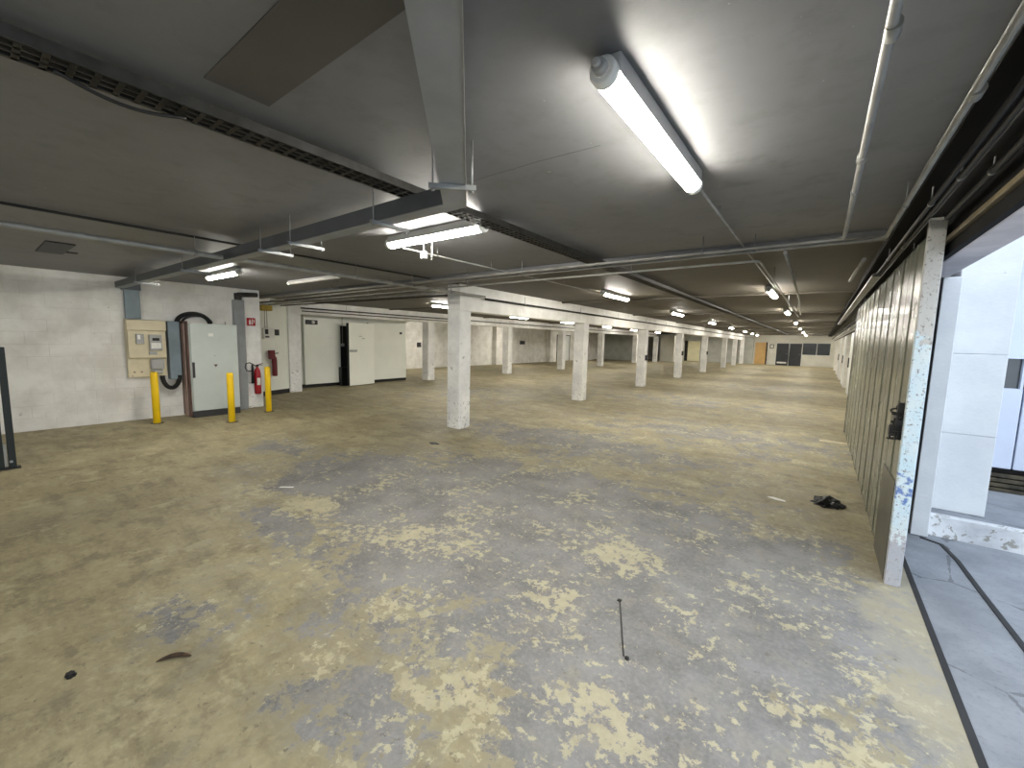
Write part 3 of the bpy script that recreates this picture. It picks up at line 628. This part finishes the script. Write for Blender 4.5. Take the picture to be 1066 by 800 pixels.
MB().box(0.006, 0.009, -0.045, -0.005, -0.06, 0.03, 0.001).box(0.006, 0.009, -0.035, -0.015, 0.03, 0.055).box(0.006, 0.009, 0.012, 0.03, -0.06, 0.06).box(0.006, 0.009, 0.045, 0.062, -0.02, 0.05).build('pictogram', M['white_plastic'], t)
# recess equipment
t = empty('alarm_panel', (-11.86, 4.93, 1.66), 'white alarm panel with dark buttons on the recess wall', 'alarm panel')
MB().box(0, 0.07, -0.14, 0.14, -0.15, 0.15, 0.01).build('case', M['white_plastic'], t)
MB().box(0.07, 0.076, -0.10, -0.02, -0.01, 0.12).box(0.07, 0.076, -0.1, 0.0, -0.1, -0.06).build('buttons', M['plinth'], t)
tag(MB().box(-12.0, -11.9, 5.12, 5.24, 1.62, 1.78, 0.01).build('switch_box', M['plinth']), 'small dark grey switch right of the alarm panel', 'switch')
tag(MB().box(-11.85, -11.65, 4.72, 4.98, 2.26, 2.40, 0.01).build('junction_box', M['yellowbox']), 'mustard yellow box under the pipes in the recess', 'junction box')
for i, y in enumerate((4.84, 4.90)):
    pipe([(-11.80-i*0.02, y, 2.28), (-11.80-i*0.02, y, 1.80)], 0.007, 'pipe', ['thin vertical conduit into the alarm panel, left one', 'thin vertical conduit into the alarm panel, right one'][i], 'conduits into the alarm panel')
t = empty('pillar_conduit', (-12.2, 5.52, 0), 'grey conduit with two switches on the cold room pillar', 'pipe')
MB().cyl((0.0, 0, 0.9), (0.0, 0, 2.3), 0.012, n=10).build('tube', M['pipe'], t)
for z in (1.05, 1.5): MB().box(-0.04, 0.04, -0.03, 0.02, z-0.05, z+0.05, 0.006).build('switch', M['grey_plastic'], t)

# ------------------------------------------------------------------ cold rooms
t = empty('cold_room', (-12.85, 8.2, 0), 'white insulated cold room with three doors and black base strip', 'cold room')
MB().box(-3.0, 0, -2.3, 2.1, 0.11, 2.42, 0.004).build('wall_panels', M['cold'], t)
MB().box(-3.0, -0.01, -2.3, 2.1, 0.0, 0.11).build('base_strip', M['black'], t)
MB().box(0.0, 0.12, -2.3, 2.15, 2.30, 2.42, 0.01).build('track_cover', M['frame_white'], t)
room = t
def leaf(loc, rz, w, h, z0, lab, gasket=True):
    d = MB().box(0, 0.10, 0, w, z0, z0+h, 0.012).build('door', M['cold'], room)
    d.location = Vector(loc)-Vector(room.location); d.rotation_euler = (0, 0, rz); d['label'] = lab
    if gasket: MB().box(-0.03, 0.0, 0.01, w-0.01, z0+0.01, z0+h-0.01).box(-0.0, 0.09, -0.012, 0.0, z0+0.01, z0+h-0.01).build('gasket', M['black'], d)
    return d
d = leaf((-12.85, 6.33, 0), 0, 1.2, 2.17, 0.11, 'wide closed white door beside the recess pillar', False)
b_ = MB().box(0.10, 0.15, 0.05, 0.42, 1.98, 2.12, 0.01).mat(1).lathe([(0.05, 0), (0.05, 0.02), (0.03, 0.045), (0.002, 0.05)], (0.15, 0.27, 2.05), 18, 'x').build('warning_light', [M['plinth'], M['white_plastic']], d)
MB().box(0.10, 0.104, 0.75, 1.05, 1.55, 1.58).build('tape', M['white_plastic'], d)
d = leaf((-12.32, 7.5, 0), 0.20, 1.1, 2.06, 0.02, 'white door standing open')
MB().cyl((0.10, 0.06, 1.18), (0.16, 0.06, 1.18), 0.045).box(0.13, 0.17, -0.02, 0.28, 1.14, 1.215, 0.02).build('handle', M['grey_plastic'], d)
MB().box(0.10, 0.104, 0.42, 0.55, 1.64, 1.66).box(0.10, 0.104, 0.56, 0.66, 1.56, 1.59).build('stickers', M['grey_plastic'], d)
MB().box(-0.03, 0.012, -0.65, 0.25, 0.0, 1.98).build('doorway', M['black'], room)['label'] = 'black doorway behind the open door'
d = leaf((-12.82, 8.55, 0), 0.0, 1.65, 2.02, 0.11, 'closed white door nearest the back pillar', False)
for z in (0.25, 0.5, 1.9): MB().box(0.10, 0.14, 0.02, 0.12, z, z+0.07, 0.008).build('hinge', M['galv'], d)
MB().box(0.10, 0.12, 1.35, 1.45, 1.76, 1.84, 0.004).build('name_plate', M['plinth'], d)
MB().box(0.01, 0.25, -0.75, -0.5, 0.0, 0.62, 0.01).build('threshold_block', M['black'], room)
t = empty('pull_switch', (-12.80, 7.62, 1.35), 'small grey pull switch on a conduit beside the open cold room door', 'switch')
MB().box(0, 0.05, -0.05, 0.05, -0.05, 0.05, 0.008).build('case', M['grey_plastic'], t)
MB().cyl((0.02, 0, 0.05), (0.02, 0, 0.95), 0.008, n=8).build('conduit', M['pipe'], t)

# ------------------------------------------------------------------ dark green gate leaf at left edge
t = empty('folded_barrier', (-7.53, 0.2, 0), 'dark green steel barrier posts at the left edge', 'barrier')
MB().box(-0.05, 0.03, 0.03, 0.09, 0.02, 1.43, 0.006).build('post', M['green'], t)
MB().box(-0.06, 0.02, -0.10, 0.0, 0.02, 1.47, 0.006).build('post', M['green'], t)
mb = MB()
for z in (0.16, 1.38): mb.box(-0.035, -0.005, -1.6, -0.06, z-0.02, z+0.02, 0.004)
for i in range(14): mb.cyl((-0.02, -0.16-i*0.1, 0.16), (-0.02, -0.16-i*0.1, 1.38), 0.009, n=8)
mb.build('bar_panel', M['green'], t)
MB().box(-0.05, 0.05, -0.09, 0.12, 0.0, 0.02, 0.003).box(-0.03, 0.03, -1.62, -1.5, 0.0, 0.18).build('foot', M['black'], t)
MB().cyl((0.032, 0.05, 0.09), (0.045, 0.05, 0.09), 0.014).build('bolt', M['galv'], t)
MB().box(0.0, 0.006, 0.002, 0.022, 0.03, 0.30).build('worn_strip', M['grey_plastic'], t)

# ------------------------------------------------------------------ sliding gate at right
t = empty('sliding_gate', (0.53, 3.78, 0), 'grey green ribbed steel sliding gate with chipped white edge', 'gate')
GH = 2.43
mb = MB(); y = 0.06; n_b = 11; bw = 6.44/n_b
for i in range(n_b):
    mb.box(-0.035, -0.008, y+0.007, y+bw-0.007, 0.03, GH-0.04, 0.005, 2); mb.box(-0.041, -0.034, y+bw*0.5-0.006, y+bw*0.5+0.006, 0.03, GH-0.04, 0.002, 1); y += bw
mb.build('sheet_boards', M['gate'], t)
MB().box(-0.01, 0.04, 0.02, 6.5, 0.02, GH).build('back_frame', M['blackpaint'], t)
MB().box(-0.04, 0.045, -0.0, 0.055, 0.0, GH+0.06, 0.006).build('edge_stile', M['stile'], t)
MB().box(-0.041, 0.03, 6.48, 6.54, 0.0, GH+0.02, 0.004).build('rear_stile', M['plinth'], t)
MB().box(-0.041, -0.036, 0.075, 0.70, 0.0, 0.72, 0.001).build('kick_plate', M['kick'], t)
mb = MB().box(-0.075, -0.035, 0.06, 0.2, 1.12, 1.2, 0.006).box(-0.07, -0.035, 0.08, 0.12, 1.02, 1.28, 0.006)
def link(mb, c, ax, R=0.024, r=0.0065):
    pts = []
    for i in range(17):
        a = 2*PI*i/16; u, v = R*math.cos(a), R*0.66*math.sin(a)
        pts.append(Vector(c)+{'x': Vector((0, u, v)), 'y': Vector((u, 0, v)), 'z': Vector((u, v, 0))}[ax])
    mb.tube(pts, r, 6)
for i in range(12):
    link(mb, (-0.065-0.012*math.sin(i*1.3), 0.10+0.035*math.cos(i*1.1), 1.24-0.020*i), 'xyz'[i % 3])
l_ = mb.build('chain', M['black'], t)
MB().box(-0.10, -0.065, 0.10, 0.16, 1.04, 1.12, 0.01).build('padlock', M['darksteel'], l_)
for yy in (0.9, 5.6):
    MB().cyl((-0.0, yy, GH+0.03), (0.03, yy, GH+0.03), 0.045, n=20).box(-0.006, 0.012, yy-0.02, yy+0.02, GH-0.02, GH+0.03).build('roller', M['darksteel'], t)
tag(MB().box(0.50, 0.60, -6.9, 16.5, 2.50, 2.58, 0.004).build('gate_track', M['darksteel']), 'dark steel track carrying the sliding gate', 'track')
tag(MB().box(0.37, 0.62, -6.95, 43, 2.54, CEIL, 0.003).box(0.60, 0.632, -6.95, 10.4, 2.262, 2.56).build('track_fascia', M['blackpaint']), 'black steel fascia between gate track and lintel', 'beam')  # first box blackens the ceiling strip over the gate
tag(MB().box(0.575, 0.602, -6.9, 10.2, 2.335, 2.365, 0.004).build('guide_strip', M['ochre']), 'ochre strip along the black fascia above the gate', 'strip')  # lip along the fascia in one ochre tone
tag(MB().box(0.36, 0.43, 5.7, 17, 2.385, 2.42, 0.006).build('cable_channel', M['galv']), 'pale metal channel beyond the cross pipes above the gate', 'channel')
# pipes and leaves on the right wall beyond the gate
for i, (y, w, lab) in enumerate([(12.3, 1.7, 'white steel side door just beyond the sliding gate'), (17.4, 1.8, 'second white steel side door beyond the sliding gate'), (22.6, 1.8, 'third white steel side door beyond the sliding gate'), (28.0, 1.8, 'farthest white steel side door on the right wall')]):
    t = empty('side_door', (0.97, y, 0), lab, 'door', 'white side doors of the right wall')
    MB().box(-0.13, 0.0, 0, w, 0.02, 2.2, 0.008).build('leaf', M['frame_white'], t)
    MB().box(-0.17, -0.13, w-0.25, w-0.18, 0.95, 1.3, 0.008).build('handle', M['black'], t)
for i in range(3):
    pipe([(0.62+0.1*i, 10.6, 2.3-0.05*i), (0.62+0.1*i, 42, 2.3-0.05*i)], 0.03, 'pipedark' if i != 1 else 'pipe', ['left dark pipe over the right hand side doors', 'pale middle pipe over the right hand side doors', 'right dark pipe over the right hand side doors'][i], 'pipes over the side doors', 2.5)

# ------------------------------------------------------------------ outdoors
t = empty('column', (1.11, 5.5, 0.183), 'broad white rendered column standing on the kerb outside the gate', 'column')
mb = MB(); z = 0.0
for hgt in (0.72, 0.72, 2.2): mb.box(-0.176, 0.17, -0.17, 0.17, z+0.001, z+hgt-0.001, 0.004); z += hgt
mb.build('shaft', M['column'], t)
# ribbed shed wall with window on timbers
t = empty('cladded_shed', (4.0, 6.6, 0), 'blue white shed wall with vertical ribs seen beyond the column', 'shed')
mb = MB(); x = -2.9
while x < 3.0:
    zz = [(0.42, 1.27), (1.60, 3.6)] if x < -1.9 else [(0.42, 3.6)]
    for a, b in zz: mb.box(x+0.006, x+0.194, -0.1, -0.02, a, b, 0.008)
    x += 0.2
mb.box(-2.9, 3.0, -0.02, 0.05, 0.42, 1.27).box(-2.9, 3.0, -0.02, 0.05, 1.60, 3.6).box(-1.9, 3.0, -0.02, 0.05, 1.25, 1.62)
mb.build('ribbed_cladding', M['siding'], t)
w_ = MB().box(-2.9, -1.9, -0.05, -0.03, 1.27, 1.60).build('window', M['glass'], t)
MB().box(-2.9, -1.9, -0.12, -0.1, 1.58, 1.62).box(-2.28, -2.25, -0.11, -0.05, 1.27, 1.6).box(-2.33, -2.31, -0.1, -0.05, 1.27, 1.6).build('window_frame', M['siding'], w_)
MB().box(-2.9, 3, 0.0, 0.04, 0.38, 0.42).box(-2.9, 3.0, -0.12, 0.05, 0.39, 0.42).build('bottom_rail', M['blackpaint'], t)
for i in range(4):
    o = MB().box(1.05, 7, 6.42+0.01*i-0.0, 6.9, 0.184+0.05*i, 0.184+0.05*i+0.038, 0.004).build('timber_board', M['timber'])
    tag(o, ['bottom', 'second', 'third', 'topmost'][i] + ' dark timber board stacked under the blue white shed', 'board', 'timber boards under the shed')

# ------------------------------------------------------------------ litter on the floor
def crumple(name, loc, sx, sy, h, m, lab, cat, seed, n=14):
    bm = bmesh.new(); bmesh.ops.create_icosphere(bm, subdivisions=3, radius=1)
    for v in bm.verts:
        q = v.co.normalized(); f = 1+0.55*mnoise.noise(q*2.3+Vector((seed, 0, 0)))
        v.co = Vector((q.x*sx*f, q.y*sy*(f+0.3*mnoise.noise(q*3+Vector((0, seed, 0)))), max(0.0, q.z)*h*(0.6+1.3*abs(mnoise.noise(q*3.1+Vector((0, 0, seed)))))))
    me = bpy.data.meshes.new(name); bm.to_mesh(me); bm.free(); me.materials.append(M[m])
    o = bpy.data.objects.new(name, me); C.objects.link(o); o.location = loc
    return tag(o, lab, cat)
crumple('black_rag', (0.19, 5.38, 0.001), 0.13, 0.15, 0.07, 'black', 'crumpled black rag on the floor before the sliding gate', 'rag', 3.1)
def sheet(name, pts, loc, rz, m, lab, cat, th=0.004):
    mb = MB(); mb.poly(pts, 0.001, th); o = mb.build(name, M[m]); o.location = loc; o.rotation_euler = (0, 0, rz); return tag(o, lab, cat)
sheet('paper_scrap', [(-.09, -.02), (0.0, -.035), (.09, -.01), (.07, .03), (-.05, .03)], (-0.25, 5.18, 0.001), -0.3, 'paper', 'white paper scrap on the floor left of the black rag', 'paper')
sheet('card_strip', [(-.2, -.08), (.2, -.1), (.22, .05), (-.18, .09)], (0.30, 9.05, 0.001), 0.1, 'card', 'pale card strip on the floor near the gate far end', 'card')
sheet('paper_scrap', [(-.07, -.012), (.08, -.015), (.08, .014), (-.06, .016)], (-4.52, 2.0, 0.001), 0.7, 'paper', 'white scrap on the floor at the left centre', 'paper')
mb = MB(); pts = [(-0.1+0.2*i/10, 0.02*math.sin(i/10*PI), 0.008+0.012*math.sin(i/10*PI)) for i in range(11)]
mb.tube(pts, [0.003+0.012*math.sin(PI*i/10)**0.7 if 0 < i < 10 else 0.002 for i in range(11)], 8)
o = mb.build('dry_leaf', M['leaf']); o.location = (-2.49, 0.53, 0.0); o.rotation_euler = (0, 0, 0.95); o.scale = (0.75, 0.9, 0.6); tag(o, 'curled brown dry leaf on the tan floor at bottom left', 'leaf')
t = empty('floor_bolt', (-0.8, 2.2, 0), 'thin dark metal rod lying on the grey floor', 'rod', None, 0)
MB().tube([(-0.10, 0.22, 0.003), (0.0, 0.0, 0.003), (0.10, -0.22, 0.003)], 0.0035, 8).build('rod', M['darksteel'], t)
MB().box(-0.115, -0.09, 0.205, 0.23, 0.001, 0.006, 0.002).build('plate', M['darksteel'], t)
MB().lathe([(0.012, 0.0), (0.012, 0.01), (0.004, 0.014)], (0.12, -0.225, 0), 12).build('stud', M['black'], t)
rnd = random.Random(4)
for i, (x, y, s, m, lab, nm) in enumerate([(-4.75, 4.35, 0.09, 'plinth', 'dark flattened debris on the floor before the nearest pillar', 'debris'), (-2.75, 0.20, 0.03, 'black', 'small black fleck on the floor at lower left', 'debris')]):
    crumple(nm, (x, y, 0.0005), s, s*0.6, 0.012, m, lab, 'debris', 5+i)

# ------------------------------------------------------------------ camera
f_px = 427.554
def rotm(a, b, c):
    ca, sa, cb, sb, cc, sc = math.cos(a), math.sin(a), math.cos(b), math.sin(b), math.cos(c), math.sin(c)
    base = Matrix(((1, 0, 0), (0, 0, 1), (0, -1, 0)))
    return (Matrix(((ca, -sa, 0), (sa, ca, 0), (0, 0, 1))) @ base) @ Matrix(((1, 0, 0), (0, cb, -sb), (0, sb, cb))) @ Matrix(((cc, -sc, 0), (sc, cc, 0), (0, 0, 1)))
Rm = rotm(0.64126747, -0.10692427, -0.02370859)       # image axes (x right, y down, z forward) -> world
xr, yd, zf = Rm.col[0], Rm.col[1], Rm.col[2]
cam = bpy.data.cameras.new('camera'); co = bpy.data.objects.new('camera', cam); C.objects.link(co)
W = Matrix.Identity(4)
for r in range(3):
    W[r][0] = xr[r]; W[r][1] = -yd[r]; W[r][2] = -zf[r]
W[2][3] = 1.65
co.matrix_world = W
cam.sensor_fit = 'HORIZONTAL'; cam.sensor_width = 36.0; cam.lens = f_px/1066*36.0; cam.clip_start = 0.02; cam.clip_end = 200
bpy.context.scene.camera = co

# ------------------------------------------------------------------ light
w = bpy.data.worlds.new('sky'); bpy.context.scene.world = w; w.use_nodes = True
bg = w.node_tree.nodes['Background']; bg.inputs['Color'].default_value = (0.78, 0.88, 1.0, 1); bg.inputs['Strength'].default_value = 1.2
sc = bpy.context.scene
sc.view_settings.view_transform = 'Standard'; sc.view_settings.look = 'None'; sc.view_settings.exposure = 1.22; sc.view_settings.gamma = 1.0
sc.view_settings.use_curve_mapping = False
sc.cycles.use_denoising = True
sc.cycles.max_bounces = 8; sc.cycles.diffuse_bounces = 5; sc.cycles.sample_clamp_indirect = 6
